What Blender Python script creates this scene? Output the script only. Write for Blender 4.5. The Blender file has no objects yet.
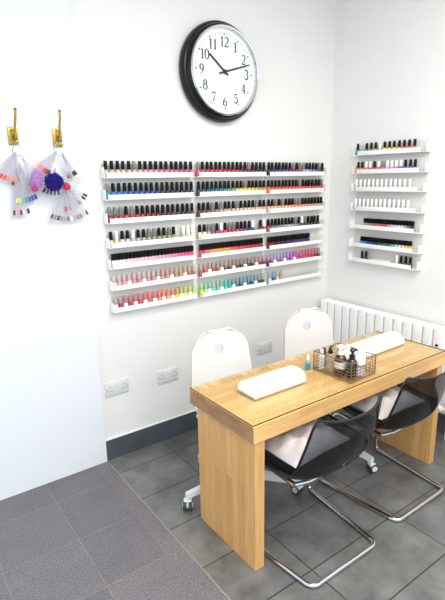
import bpy, bmesh, math, random
from mathutils import Vector, Matrix
random.seed(11)
S = bpy.context.scene
COL = S.collection
PI = math.pi

# ------------------------------------------------------------------ camera
F_PX = 480.08
YAW, PITCH, ROLL = map(math.radians, (35.703, 14.002, -1.001))
CAM = Vector((0, -2.595, 1.68))
fwd = Vector((math.sin(YAW) * math.cos(PITCH), math.cos(YAW) * math.cos(PITCH), -math.sin(PITCH)))
rgt = Vector((math.cos(YAW), -math.sin(YAW), 0))
upv = rgt.cross(fwd)
r2 = rgt * math.cos(ROLL) + upv * math.sin(ROLL)
u2 = -rgt * math.sin(ROLL) + upv * math.cos(ROLL)
cd = bpy.data.cameras.new('camera')
cam = bpy.data.objects.new('camera', cd)
COL.objects.link(cam)
cam.matrix_world = Matrix(((r2.x, u2.x, -fwd.x, CAM.x), (r2.y, u2.y, -fwd.y, CAM.y), (r2.z, u2.z, -fwd.z, CAM.z), (0, 0, 0, 1)))
cd.sensor_fit = 'HORIZONTAL'
cd.sensor_width = 36
cd.lens = F_PX / 445 * 36
cd.clip_start = 0.02
S.camera = cam


def at_y(px, py, Y):
    """point of the plane y = Y that a measured spot of the photograph lies on"""
    d = r2 * ((px - 222.5) / F_PX) + u2 * (-(py - 300) / F_PX) + fwd
    return CAM + d * ((Y - CAM.y) / d.y)


# ------------------------------------------------------------------ materials
def lin(c):
    return tuple(((v / 255) / 12.92 if v / 255 <= .04045 else ((v / 255 + .055) / 1.055) ** 2.4) for v in c) + (1,)


_m = {}


def new_mat(name):
    m = bpy.data.materials.new(name)
    m.use_nodes = True
    nt = m.node_tree
    nt.nodes.clear()
    out = nt.nodes.new('ShaderNodeOutputMaterial')
    return m, nt, out


def N(nt, typ, **kw):
    n = nt.nodes.new(typ)
    for k, v in kw.items():
        if k.startswith('i_'):
            n.inputs[k[2:].replace('_', ' ')].default_value = v
        else:
            setattr(n, k, v)
    return n


def plain(name, rgb, rough=.5, metal=0, coat=0, var=.03, scale=30, spec=.5, sss=0):
    """principled colour with a faint procedural mottling"""
    if name in _m:
        return _m[name]
    m, nt, out = new_mat(name)
    b = N(nt, 'ShaderNodeBsdfPrincipled')
    b.inputs['Roughness'].default_value = rough
    b.inputs['Metallic'].default_value = metal
    b.inputs['Coat Weight'].default_value = coat
    b.inputs['Specular IOR Level'].default_value = spec
    tc = N(nt, 'ShaderNodeTexCoord')
    no = N(nt, 'ShaderNodeTexNoise')
    no.inputs['Scale'].default_value = scale
    no.inputs['Detail'].default_value = 3
    nt.links.new(tc.outputs['Object'], no.inputs['Vector'])
    mx = N(nt, 'ShaderNodeMix', data_type='RGBA')
    c = lin(rgb)
    mx.inputs[6].default_value = tuple(v * (1 - var) for v in c[:3]) + (1,)
    mx.inputs[7].default_value = tuple(min(1, v * (1 + var)) for v in c[:3]) + (1,)
    nt.links.new(no.outputs['Fac'], mx.inputs[0])
    nt.links.new(mx.outputs[2], b.inputs['Base Color'])
    nt.links.new(b.outputs[0], out.inputs[0])
    _m[name] = m
    return m


def clear(name, tint, ior=1.45, rough=.03, milk=0., milk_rgb=(230, 230, 235)):
    """clear or tinted plastic or glass; milk adds a little cloudy body"""
    if name in _m:
        return _m[name]
    m, nt, out = new_mat(name)
    t = N(nt, 'ShaderNodeBsdfTransparent')
    t.inputs[0].default_value = tuple(tint) + (1,)
    g = N(nt, 'ShaderNodeBsdfGlossy')
    g.inputs['Roughness'].default_value = rough
    fr = N(nt, 'ShaderNodeFresnel')
    fr.inputs[0].default_value = ior
    mx = N(nt, 'ShaderNodeMixShader')
    geo = N(nt, 'ShaderNodeNewGeometry')          # reflect on the outer faces only: inner faces would turn to mirrors
    sub = N(nt, 'ShaderNodeMath', operation='SUBTRACT')
    sub.inputs[0].default_value = 1
    nt.links.new(geo.outputs['Backfacing'], sub.inputs[1])
    mulf = N(nt, 'ShaderNodeMath', operation='MULTIPLY')
    nt.links.new(fr.outputs[0], mulf.inputs[0])
    nt.links.new(sub.outputs[0], mulf.inputs[1])
    nt.links.new(mulf.outputs[0], mx.inputs[0])
    base = t.outputs[0]
    if milk:
        d = N(nt, 'ShaderNodeBsdfDiffuse')
        d.inputs[0].default_value = lin(milk_rgb)
        m2 = N(nt, 'ShaderNodeMixShader')
        m2.inputs[0].default_value = milk
        nt.links.new(t.outputs[0], m2.inputs[1])
        nt.links.new(d.outputs[0], m2.inputs[2])
        base = m2.outputs[0]
    nt.links.new(base, mx.inputs[1])
    nt.links.new(g.outputs[0], mx.inputs[2])
    nt.links.new(mx.outputs[0], out.inputs[0])
    _m[name] = m
    return m


def tiles(name, w, h, offx, offy, c1, c2, mortar, msize, rough, blotch, bscale, speck=0, bump=.1, blotch_rgb=None):
    m, nt, out = new_mat(name)
    b = N(nt, 'ShaderNodeBsdfPrincipled')
    b.inputs['Roughness'].default_value = rough
    tc = N(nt, 'ShaderNodeTexCoord')
    mp = N(nt, 'ShaderNodeMapping')
    mp.inputs['Location'].default_value = (-offx, -offy, 0)
    nt.links.new(tc.outputs['Object'], mp.inputs[0])
    br = N(nt, 'ShaderNodeTexBrick', offset=0, squash=1)
    br.inputs['Scale'].default_value = 1
    br.inputs['Brick Width'].default_value = w
    br.inputs['Row Height'].default_value = h
    br.inputs['Mortar Size'].default_value = msize
    br.inputs['Mortar Smooth'].default_value = .2
    br.inputs['Bias'].default_value = 0
    br.inputs['Color1'].default_value = lin(c1)
    br.inputs['Color2'].default_value = lin(c2)
    br.inputs['Mortar'].default_value = lin(mortar)
    nt.links.new(mp.outputs[0], br.inputs['Vector'])
    no = N(nt, 'ShaderNodeTexNoise')
    no.inputs['Scale'].default_value = bscale
    no.inputs['Detail'].default_value = 6
    no.inputs['Roughness'].default_value = .62
    nt.links.new(tc.outputs['Object'], no.inputs['Vector'])
    ramp = N(nt, 'ShaderNodeValToRGB')
    lo, hi = 1 - blotch, 1 + blotch
    ramp.color_ramp.elements[0].position = .32
    ramp.color_ramp.elements[1].position = .68
    ramp.color_ramp.elements[0].color = (lo, lo, lo, 1)
    ramp.color_ramp.elements[1].color = (hi, hi, hi, 1) if not blotch_rgb else tuple(hi * v for v in blotch_rgb) + (1,)
    nt.links.new(no.outputs['Fac'], ramp.inputs[0])
    mu = N(nt, 'ShaderNodeMix', data_type='RGBA', blend_type='MULTIPLY')
    mu.inputs[0].default_value = 1
    nt.links.new(br.outputs['Color'], mu.inputs[6])
    nt.links.new(ramp.outputs[0], mu.inputs[7])
    col = mu.outputs[2]
    if speck:
        n2 = N(nt, 'ShaderNodeTexNoise')
        n2.inputs['Scale'].default_value = 170
        n2.inputs['Detail'].default_value = 2
        nt.links.new(tc.outputs['Object'], n2.inputs['Vector'])
        r2_ = N(nt, 'ShaderNodeValToRGB')
        r2_.color_ramp.elements[0].position = .36
        r2_.color_ramp.elements[1].position = .64
        r2_.color_ramp.elements[0].color = (1 - speck,) * 3 + (1,)
        r2_.color_ramp.elements[1].color = (1 + speck,) * 3 + (1,)
        nt.links.new(n2.outputs['Fac'], r2_.inputs[0])
        m2 = N(nt, 'ShaderNodeMix', data_type='RGBA', blend_type='MULTIPLY')
        m2.inputs[0].default_value = 1
        nt.links.new(col, m2.inputs[6])
        nt.links.new(r2_.outputs[0], m2.inputs[7])
        col = m2.outputs[2]
    nt.links.new(col, b.inputs['Base Color'])
    bp = N(nt, 'ShaderNodeBump')
    bp.inputs['Strength'].default_value = bump
    bp.inputs['Distance'].default_value = .003
    inv = N(nt, 'ShaderNodeMath', operation='SUBTRACT')
    inv.inputs[0].default_value = 1
    nt.links.new(br.outputs['Fac'], inv.inputs[1])
    nt.links.new(inv.outputs[0], bp.inputs['Height'])
    nt.links.new(bp.outputs[0], b.inputs['Normal'])
    nt.links.new(b.outputs[0], out.inputs[0])
    return m


def wood(name, along, across, c1, c2, w=.42, h=.042, rough=.32):
    """butcher-block staves: length runs along one axis, staves sit side by side along the sum of the others"""
    m, nt, out = new_mat(name)
    b = N(nt, 'ShaderNodeBsdfPrincipled')
    b.inputs['Roughness'].default_value = rough
    tc = N(nt, 'ShaderNodeTexCoord')
    sep = N(nt, 'ShaderNodeSeparateXYZ')
    nt.links.new(tc.outputs['Object'], sep.inputs[0])
    ad = N(nt, 'ShaderNodeMath', operation='ADD')
    nt.links.new(sep.outputs[across[0]], ad.inputs[0])
    nt.links.new(sep.outputs[across[1]], ad.inputs[1])
    cmb = N(nt, 'ShaderNodeCombineXYZ')
    nt.links.new(sep.outputs[along], cmb.inputs[0])
    nt.links.new(ad.outputs[0], cmb.inputs[1])
    br = N(nt, 'ShaderNodeTexBrick', offset=.37, offset_frequency=2, squash=1)
    br.inputs['Scale'].default_value = 1
    br.inputs['Brick Width'].default_value = w
    br.inputs['Row Height'].default_value = h
    br.inputs['Mortar Size'].default_value = .0006
    br.inputs['Mortar Smooth'].default_value = .3
    br.inputs['Color1'].default_value = lin(c1)
    br.inputs['Color2'].default_value = lin(c2)
    br.inputs['Mortar'].default_value = lin(tuple(int(v * .8) for v in c2))
    nt.links.new(cmb.outputs[0], br.inputs['Vector'])
    mp = N(nt, 'ShaderNodeMapping')
    mp.inputs['Scale'].default_value = (3, 45, 1)
    nt.links.new(cmb.outputs[0], mp.inputs[0])
    no = N(nt, 'ShaderNodeTexNoise')
    no.inputs['Scale'].default_value = 1.6
    no.inputs['Detail'].default_value = 5
    nt.links.new(mp.outputs[0], no.inputs['Vector'])
    rp = N(nt, 'ShaderNodeValToRGB')
    rp.color_ramp.elements[0].position = .3
    rp.color_ramp.elements[1].position = .7
    rp.color_ramp.elements[0].color = (.90, .87, .82, 1)
    rp.color_ramp.elements[1].color = (1.06, 1.06, 1.06, 1)
    nt.links.new(no.outputs['Fac'], rp.inputs[0])
    mu = N(nt, 'ShaderNodeMix', data_type='RGBA', blend_type='MULTIPLY')
    mu.inputs[0].default_value = 1
    nt.links.new(br.outputs['Color'], mu.inputs[6])
    nt.links.new(rp.outputs[0], mu.inputs[7])
    nt.links.new(mu.outputs[2], b.inputs['Base Color'])
    nt.links.new(b.outputs[0], out.inputs[0])
    return m


WALL = plain('wall_paint', (228, 226, 222), .7, var=.006, scale=2)
WALLP = plain('partition_paint_daylit', (226, 228, 231), .7, var=.006, scale=2)  # same paint as the other walls, with cool daylight worked into the colour
WHITE = plain('white_plastic', (240, 240, 238), .35, var=.01)
RACKW = plain('rack_white', (240, 239, 236), .3, var=.01)
SLATE = plain('slate_tile', (74, 78, 82), .4, var=.3, scale=9)
BLACK = plain('black_plastic', (16, 16, 18), .3, coat=.3)
CAPB = plain('cap_black', (5, 5, 6), .42, spec=.18)
CAPW = plain('cap_white', (238, 238, 238), .35)
CAPS = plain('cap_silver', (120, 116, 114), .3, metal=.4)
CHROME = plain('chrome', (205, 205, 208), .12, metal=1, var=.01)
STEEL = plain('brushed_steel', (190, 190, 188), .25, metal=1, var=.05)
BRASS = plain('brass', (176, 146, 70), .3, metal=.85, var=.45, scale=110)
BRONZE = plain('bronze_wire', (138, 118, 88), .35, metal=.5, var=.1)

# ------------------------------------------------------------------ mesh building


def link(o, parent=None):
    COL.objects.link(o)
    if parent is not None:
        o.parent = parent
    return o


class MB:
    def __init__(self):
        self.bm = bmesh.new()

    def box(self, c, s, bev=0, seg=2, mat=0, rot=None):
        t = bmesh.new()
        bmesh.ops.create_cube(t, size=1)
        bmesh.ops.scale(t, vec=s, verts=t.verts)
        if bev:
            bmesh.ops.bevel(t, geom=list(t.edges), offset=bev, segments=seg, affect='EDGES', profile=.5)
        if rot is not None:
            bmesh.ops.transform(t, matrix=rot, verts=t.verts)
        bmesh.ops.translate(t, vec=c, verts=t.verts)
        return self._add(t, mat)

    def _add(self, t, mat=0):
        for f in t.faces:
            f.material_index = mat
        me = bpy.data.meshes.new('tmp')
        t.to_mesh(me)
        t.free()
        self.bm.from_mesh(me)
        bpy.data.meshes.remove(me)
        return self

    def span(self, x0, x1, y0, y1, z0, z1, bev=0, mat=0):
        return self.box(((x0 + x1) / 2, (y0 + y1) / 2, (z0 + z1) / 2), (x1 - x0, y1 - y0, z1 - z0), bev, 2, mat)

    def rings(self, rings, close_u=True, caps=True, mat=0):
        """bridge a list of point loops"""
        bm = self.bm
        vs = [[bm.verts.new(p) for p in r] for r in rings]
        n = len(vs[0])
        for a, b in zip(vs, vs[1:]):
            for i in range(n if close_u else n - 1):
                j = (i + 1) % n
                try:
                    bm.faces.new((a[i], a[j], b[j], b[i])).material_index = mat
                except ValueError:
                    pass
        if caps and close_u:
            for r in (list(reversed(vs[0])), vs[-1]):
                try:
                    bm.faces.new(r).material_index = mat
                except ValueError:
                    pass
        return self

    def lathe(self, prof, n=16, c=(0, 0, 0), axis='z', mat=0, caps=True):
        """profile of (radius, height)"""
        rr = []
        for r, h in prof:
            r = max(r, 1e-4)
            ring = []
            for i in range(n):
                a = 2 * PI * i / n
                p = (r * math.cos(a), r * math.sin(a), h)
                if axis == 'y':
                    p = (r * math.cos(a), -h, r * math.sin(a))       # height runs out of the wall, to -y
                elif axis == 'x':
                    p = (h, r * math.cos(a), r * math.sin(a))
                ring.append((p[0] + c[0], p[1] + c[1], p[2] + c[2]))
            rr.append(ring)
        return self.rings(rr, True, caps, mat)

    def tube(self, path, r, n=10, mat=0, closed=False):
        P = [Vector(p) for p in path]
        rr = []
        prev = None
        m = len(P)
        for i, p in enumerate(P):
            if closed:
                t = (P[(i + 1) % m] - P[i - 1]).normalized()
            else:
                t = (P[min(i + 1, m - 1)] - P[max(i - 1, 0)]).normalized()
            if prev is None:
                a = Vector((0, 0, 1)) if abs(t.z) < .9 else Vector((1, 0, 0))
                nrm = (a - t * a.dot(t)).normalized()
            else:
                nrm = (prev - t * prev.dot(t)).normalized()
            prev = nrm
            bn = t.cross(nrm)
            rad = r[i] if isinstance(r, (list, tuple)) else r
            rr.append([p + (nrm * math.cos(2 * PI * k / n) + bn * math.sin(2 * PI * k / n)) * rad for k in range(n)])
        if closed:
            rr.append(rr[0])
        return self.rings(rr, True, not closed, mat)

    def mesh(self, name, smooth=35):
        bm = self.bm
        bmesh.ops.remove_doubles(bm, verts=bm.verts, dist=1e-6)
        bmesh.ops.recalc_face_normals(bm, faces=bm.faces)
        me = bpy.data.meshes.new(name)
        bm.to_mesh(me)
        bm.free()
        if smooth:
            me.polygons.foreach_set('use_smooth', [True] * len(me.polygons))
            me.set_sharp_from_angle(angle=math.radians(smooth))
        return me

    def done(self, name, mats, parent=None, loc=None, smooth=35):
        me = self.mesh(name, smooth)
        for m in (mats if isinstance(mats, (list, tuple)) else [mats]):
            me.materials.append(m)
        o = bpy.data.objects.new(name, me)
        link(o, parent)
        if loc is not None:
            o.location = loc
        return o


def tag(o, label, cat, group=None):
    o['label'] = label
    o['category'] = cat
    if group:
        o['group'] = group
    return o


def thing(name, label, cat, loc=(0, 0, 0), rz=0, group=None):
    o = bpy.data.objects.new(name, None)
    o.empty_display_size = .05
    COL.objects.link(o)
    o.location = loc
    o.rotation_euler = (0, 0, rz)
    return tag(o, label, cat, group)


def struct(o):
    o['kind'] = 'structure'
    return o


def copy_tree(o, parent=None):
    c = o.copy()
    link(c, parent)
    for ch in list(o.children):
        copy_tree(ch, c)
    return c


def fillet(path, rad, n=6):
    P = [Vector(p) for p in path]
    out = [P[0]]
    for a, b, c in zip(P, P[1:], P[2:]):
        d1, d2 = (a - b), (c - b)
        r = min(rad, d1.length * .45, d2.length * .45)
        s, e = b + d1.normalized() * r, b + d2.normalized() * r
        for i in range(n + 1):
            t = i / n
            out.append(s * (1 - t) ** 2 + b * 2 * t * (1 - t) + e * t * t)
    out.append(P[-1])
    return out


def spline(pts, n=6):
    """Catmull-Rom through tuples"""
    P = [pts[0]] + list(pts) + [pts[-1]]
    out = []
    for i in range(1, len(P) - 2):
        for k in range(n):
            t = k / n
            out.append(tuple(.5 * (2 * b + (c - a) * t + (2 * a - 5 * b + 4 * c - d) * t * t + (-a + 3 * b - 3 * c + d) * t ** 3)
                             for a, b, c, d in zip(P[i - 1], P[i], P[i + 1], P[i + 2])))
    out.append(tuple(pts[-1]))
    return out


def solid(obj, thick, cut=None, sub=0, rim=1):
    """thicken an open shell, optionally cut a round hole, and keep the result as a plain mesh"""
    m = obj.modifiers.new('s', 'SOLIDIFY')
    m.thickness = thick
    m.offset = 0
    m.use_rim = True
    m.material_offset_rim = rim
    if cut:
        b = obj.modifiers.new('b', 'BOOLEAN')
        b.operation = 'DIFFERENCE'
        b.object = cut
        b.solver = 'EXACT'
    dg = bpy.context.evaluated_depsgraph_get()
    me = bpy.data.meshes.new_from_object(obj.evaluated_get(dg))
    obj.modifiers.clear()
    obj.data = me
    me.polygons.foreach_set('use_smooth', [True] * len(me.polygons))
    me.set_sharp_from_angle(angle=math.radians(40))
    return obj


# ------------------------------------------------------------------ the room
XR = 2.905
XP = .955
HC = 3.0
TILE = tiles('floor_tile', .6, .3, 1.337 - .6 * 6, -.176 - .3 * 20, (112, 111, 107), (98, 99, 98), (60, 55, 49), .0035, .34, .38, 5.5)
GRAN = tiles('granite_tile', .345, .345, .575 - .345 * 10, -.222 - .345 * 20, (110, 106, 109), (100, 97, 101), (128, 121, 116), .0022, .55, .1, 4, speck=.42)
GRANS = tiles('granite_strip', 2, .8, -1, -.3 - .8 * 9, (114, 109, 112), (106, 102, 105), (104, 98, 98), .002, .55, .1, 4, speck=.42)
b = MB(); b.span(XP, XR, -4.6, 0, -.06, 0); struct(b.done('floor', TILE, smooth=0))
b = MB(); b.span(-2.2, .868, -4.6, -.016, -.06, 0); struct(b.done('floor_granite', GRAN, smooth=0))
b = MB(); b.span(.868, XP - .003, -4.6, -.016, -.06, .0005); struct(b.done('trim_1', GRANS, smooth=0))
b = MB(); b.span(XP - .003, XP + .002, -4.6, -.016, -.06, .001)
struct(b.done('trim_2', plain('joint_grey', (150, 142, 128), .6), smooth=0))
b = MB(); b.span(XP - .05, XR + .12, 0, .12, 0, HC); struct(b.done('wall_back', WALL, smooth=0))
b = MB(); b.span(XR, XR + .12, -4.6, 0, 0, HC); struct(b.done('wall_right', WALL, smooth=0))
b = MB(); b.span(-2.2, XP - .002, -.016, .12, 0, HC); struct(b.done('wall_left', WALLP, smooth=0))
b = MB(); b.span(-2.2, XR + .12, -4.6, .12, HC, HC + .1); struct(b.done('ceiling', plain('ceiling_paint', (242, 241, 238), .8, var=.005), smooth=0))
b = MB(); b.span(XP - .002, XR, -.013, 0, 0, .135); b.span(XP - .002, XR, -.012, 0, .135, .139, mat=1)
struct(b.done('baseboard_back', [SLATE, WALL], smooth=0))
b = MB(); b.span(XR - .013, XR, -4.6, -.013, 0, .135); struct(b.done('baseboard_right', SLATE, smooth=0))

# ------------------------------------------------------------------ wall clock
ck = thing('wall_clock', 'large round black-rimmed wall clock with white dial showing about twelve past ten', 'clock', (1.86, 0, 2.313))
b = MB(); b.lathe([(.262, 0), (.28, .006), (.285, .02), (.284, .042), (.276, .055), (.268, .058), (.266, .068), (.258, .080), (.2505, .084), (.2505, .052)], 72, axis='y')
b.done('case', plain('clock_black', (9, 9, 10), .3, spec=.3), ck)
b = MB(); b.lathe([(.2505, .066), (.2505, .089), (.247, .093), (.240, .091), (.233, .074), (.233, .062), (.2505, .062)], 72, axis='y', caps=False)
b.done('chrome_ring', CHROME, ck)
b = MB(); b.lathe([(.234, .060), (.234, .070), (0, .070)], 72, axis='y')
dial = b.done('dial', plain('dial_white', (244, 247, 248), .5, var=.004), ck)
INK = plain('ink', (28, 28, 30), .5)
b = MB()
for k in range(60):
    a = PI / 2 - 2 * PI * k / 60
    big = k % 5 == 0
    r0, r1, w = (.2, .212, .0065) if big else (.206, .212, .003)
    rm = (r0 + r1) / 2
    b.box((rm * math.cos(a), -.0706, rm * math.sin(a)), (r1 - r0, .001, w), rot=Matrix.Rotation(-a, 4, 'Y'))
b.done('minute_marks', INK, dial, smooth=0)


# serif numerals drawn from strokes of varying width
def stroke(b, pts, ws, y, dx, dz, sc):
    n = len(pts)
    L = []
    Rr = []
    for i, (x, z) in enumerate(pts):
        ax, az = pts[max(i - 1, 0)]
        bx, bz = pts[min(i + 1, n - 1)]
        tx, tz = bx - ax, bz - az
        l = math.hypot(tx, tz) or 1
        nx, nz = -tz / l, tx / l
        w = ws[i] if isinstance(ws, (list, tuple)) else ws
        L.append((dx + sc * (x + nx * w / 2), dz + sc * (z + nz * w / 2)))
        Rr.append((dx + sc * (x - nx * w / 2), dz + sc * (z - nz * w / 2)))
    rings = []
    for l, r in zip(L, Rr):
        rings.append([(l[0], y, l[1]), (r[0], y, r[1]), (r[0], y - .0008, r[1]), (l[0], y - .0008, l[1])])
    b.rings(rings)


def arc(cx, cz, rx, rz, a0, a1, n=14):
    return [(cx + rx * math.cos(math.radians(a0 + (a1 - a0) * i / n)), cz + rz * math.sin(math.radians(a0 + (a1 - a0) * i / n))) for i in range(n + 1)]


def mod(n, thin, thick, f=lambda t: math.sin(PI * t)):
    return [thin + (thick - thin) * abs(f(i / (n - 1))) for i in range(n)]


def glyph(d):
    """strokes of one figure in a box about .56 wide and 1 high, centred on x = 0"""
    T, H = .06, .15
    if d == '0':
        p = arc(0, .5, .23, .47, 90, 450, 28)
        return [(p, [T + (H - T) * abs(math.cos(math.radians(90 + 360 * i / 28))) for i in range(29)])]
    if d == '1':
        return [([(0, .03), (0, .97)], H), ([(-.16, .82), (0, .95)], T), ([(-.15, .03), (.15, .03)], T)]
    if d == '2':
        p = arc(0, .72, .22, .25, 170, -20, 12) + [(.1, .4), (-.08, .2), (-.24, .06)]
        return [(p, [.1, .07, .06, .06, .06, .07, .09, .12, .14, .15, .15, .15, .14, .1, .07, .06]), ([(-.24, .05), (.24, .05)], .11), ([(.24, .03), (.25, .2)], T)]
    if d == '3':
        p = arc(-.02, .74, .2, .22, 160, -85, 14)
        q = arc(-.02, .28, .24, .27, 85, -165, 14)
        return [(p, mod(15, T, H, lambda t: math.sin(PI * t * .95))), (q, mod(15, T, H))]
    if d == '4':
        return [([(.08, .03), (.08, .96)], H), ([(.06, .95), (-.27, .3)], T), ([(-.28, .3), (.27, .3)], .08), ([(-.04, .03), (.2, .03)], T)]
    if d == '5':
        q = arc(-.03, .3, .25, .29, 115, -165, 16)
        return [([(-.15, .56), (-.13, .94)], .08), ([(-.14, .92), (.2, .92)], .12), (q, mod(17, T, H))]
    if d == '6':
        p = arc(0, .28, .22, .26, 90, 450, 22)
        return [(p, [T + (H - T) * abs(math.cos(math.radians(90 + 360 * i / 22))) for i in range(23)]), ([(-.21, .3), (-.17, .6), (-.02, .84), (.18, .96)], [H, .12, .08, T])]
    if d == '7':
        return [([(-.24, .9), (.24, .9)], .12), ([(.23, .88), (.06, .5), (-.05, .03)], [T, .1, H]), ([(-.24, .95), (-.25, .74)], T)]
    if d == '8':
        p = arc(0, .75, .18, .21, 90, 450, 20)
        q = arc(0, .28, .23, .26, 90, 450, 20)
        return [(p, [T + (H - T) * abs(math.cos(math.radians(90 + 18 * i))) for i in range(21)]), (q, [T + (H - T) * abs(math.cos(math.radians(90 + 18 * i))) for i in range(21)])]
    if d == '9':
        p = arc(0, .7, .22, .26, 90, 450, 22)
        return [(p, [T + (H - T) * abs(math.cos(math.radians(90 + 360 * i / 22))) for i in range(23)]), ([(.21, .68), (.17, .38), (.02, .14), (-.18, .03)], [H, .12, .08, T])]


for k in range(1, 13):
    a = PI / 2 - 2 * PI * k / 12
    R_ = .166 if k not in (10, 11, 12) else .165
    b = MB()
    s = str(k)
    sc = .056
    for i, ch in enumerate(s):
        off = (i - (len(s) - 1) / 2) * sc * .56
        for pts, ws in glyph(ch):
            stroke(b, pts, ws, -.0705, R_ * math.cos(a) + off, R_ * math.sin(a) - sc / 2, sc)
    b.done('numeral', INK, dial, smooth=0)


def hand(name, ang, length, tail, w0, w1, y):
    b = MB()
    a = math.radians(90 - ang)
    d = Vector((math.cos(a), 0, math.sin(a)))
    n = Vector((-d.z, 0, d.x))
    p0, p1 = -d * tail, d * length
    pts = [p0 + n * w0 * .6, p0 - n * w0 * .6, p1 - n * w1, p1 + n * w1]
    b.rings([[Vector((p.x, y, p.z)) for p in pts], [Vector((p.x, y - .002, p.z)) for p in pts]])
    b.lathe([(.013, 0), (.013, .003)], 20, (0, y, 0), 'y')
    b.done(name, INK, ck, smooth=30)


hand('hour_hand', 308, .14, .03, .010, .0055, -.073)
hand('minute_hand', 73, .195, .045, .009, .004, -.076)
b = MB(); b.lathe([(.2335, .0855), (.2335, .0868), (0, .0868), ], 48, axis='y')
b.done('glass', clear('clock_glass', (.98, .98, .98), 1.3), ck)

# ------------------------------------------------------------------ sockets
def socket_proto(label, x, z):
    t = thing('wall_socket', label, 'socket', (x, 0, z), 0, 'double wall sockets on the back wall')
    b = MB(); b.box((0, -.005, 0), (.147, .010, .087), .003)
    b.done('plate', plain('socket_grey', (214, 214, 212), .35, var=.01), t)
    for s in (-1, 1):
        b = MB(); b.box((s * .014, -.0115, .026), (.011, .004, .02), .001, rot=Matrix.Rotation(.12, 4, 'X'))
        b.done('rocker_switch', WHITE, t)
        b = MB()
        b.box((s * .046, -.0105, .014), (.004, .001, .009))
        b.box((s * .046 - .011, -.0105, -.010), (.0075, .001, .004))
        b.box((s * .046 + .011, -.0105, -.010), (.0075, .001, .004))
        b.done('pin_holes', plain('hole_dark', (52, 50, 48), .7), t, smooth=0)
    for s in (-1, 1):
        b = MB(); b.lathe([(.0035, 0), (.0035, .0008)], 10, (s * .066, -.0098, .0), 'y')
        b.done('screw', STEEL, t)
    return t


sk = socket_proto('white double socket low on the wall, nearest the white partition', 1.056, .463)
c = copy_tree(sk); c.location = (1.411, 0, .449); c['label'] = 'white double socket beside the chair back nearest the partition, between the other two'
c = copy_tree(sk); c.location = (2.243, 0, .455); c['label'] = 'white double socket on the wall between the two white chair backs'

# ------------------------------------------------------------------ polish racks
TZ_B = [1.701, 1.583, 1.454, 1.318, 1.198, 1.073, .943]
TZ_R = [1.832, 1.708, 1.587, 1.452, 1.322, 1.190, 1.080]
DEP = .050


def rack(label, W, tz, group=None, ia=.015, ib=.015, ends=(1, 1)):
    """wall rack in its own frame: runs along +x from 0 to W, wall at y = 0, front to -y"""
    t = thing('polish_rack', label, 'rack', (0, 0, 0), 0, group)
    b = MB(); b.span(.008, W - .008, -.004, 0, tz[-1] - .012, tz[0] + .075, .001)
    b.done('back_panel', plain('rack_back_shaded', (206, 204, 199), .35, var=.01), t)  # greyed so the shade behind the trays is part of the panel colour
    for z in tz:
        b = MB()
        b.span(0, W, -DEP, -.004, z, z + .004)
        b.span(ia, W - ib, -DEP - .003, -DEP, z, z + .029, .0008)
        if ends[0]:
            b.span(0, .003, -DEP, -.004, z + .004, z + .058)
        if ends[1]:
            b.span(W - .003, W, -DEP, -.004, z + .004, z + .058)
        b.done('shelf_tray', RACKW, t)
    return t


RACKS = []
for x0, lab in ((1.055, 'white seven-tier polish rack on the back wall nearest the white partition'),
                (1.655, 'white seven-tier polish rack on the back wall in the middle, under the clock'),
                (2.230, 'white seven-tier polish rack on the back wall nearest the room corner')):
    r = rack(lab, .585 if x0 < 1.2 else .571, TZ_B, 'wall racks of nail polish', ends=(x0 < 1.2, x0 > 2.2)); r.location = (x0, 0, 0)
    RACKS.append(r)
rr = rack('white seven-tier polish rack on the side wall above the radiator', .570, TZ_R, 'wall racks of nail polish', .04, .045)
rr.location = (XR, -.25, 0); rr.rotation_euler = (0, 0, -PI / 2)

# bottle prototypes ------------------------------------------------
def me_of(b, mats, name, smooth=40):
    me = b.mesh(name, smooth)
    for m in mats:
        me.materials.append(m)
    return me


def body_round():
    b = MB(); b.lathe([(.0135, 0), (.0155, .002), (.0158, .012), (.0152, .030), (.012, .039), (.007, .042), (.007, .044)], 12); return b


def body_square():
    b = MB(); b.box((0, 0, .021), (.0215, .0215, .042), .003); b.lathe([(.007, .042), (.007, .046)], 8); return b


def body_mini():
    b = MB(); b.lathe([(.0135, 0), (.0145, .002), (.0145, .036), (.012, .040), (.007, .041), (.007, .043)], 12); return b


def cap_round():
    b = MB(); b.lathe([(.0108, .042), (.0110, .044), (.0094, .086), (.0085, .088)], 12); return b


def cap_square():
    b = MB(); b.box((0, 0, .064), (.0195, .0195, .036), .0012, 1); return b


def cap_mini():
    b = MB(); b.lathe([(.0115, .042), (.0118, .044), (.0105, .080), (.009, .083)], 12); return b


MESH = {'polish_bottle': (body_round, cap_round), 'gel_polish_bottle': (body_square, cap_square), 'tester_polish_bottle': (body_mini, cap_mini)}
_mc = {}
NAMED = {'red': (200, 30, 40), 'dark red': (120, 20, 35), 'orange': (240, 120, 40), 'yellow': (240, 210, 50), 'green': (60, 160, 80), 'pale green': (170, 210, 120), 'teal': (30, 140, 150),
         'turquoise': (60, 190, 180), 'blue': (40, 90, 200), 'navy': (25, 30, 90), 'purple': (100, 60, 170), 'lilac': (180, 150, 210), 'magenta': (210, 40, 110), 'pink': (240, 130, 165),
         'pale pink': (240, 200, 205), 'nude': (222, 180, 150), 'beige': (214, 200, 176), 'brown': (120, 80, 60), 'taupe': (150, 135, 120), 'black': (18, 16, 20), 'dark plum': (62, 24, 44), 'white': (238, 238, 238),
         'silver': (175, 175, 178), 'olive': (130, 124, 80), 'gold': (190, 150, 70), 'coral': (240, 100, 85)}


def cname(c):
    return min(NAMED, key=lambda k: sum((a - b_) ** 2 for a, b_ in zip(NAMED[k], c)))


def q(c):
    return tuple(max(4, min(250, int(round(v / 10) * 10))) for v in c)


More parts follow.
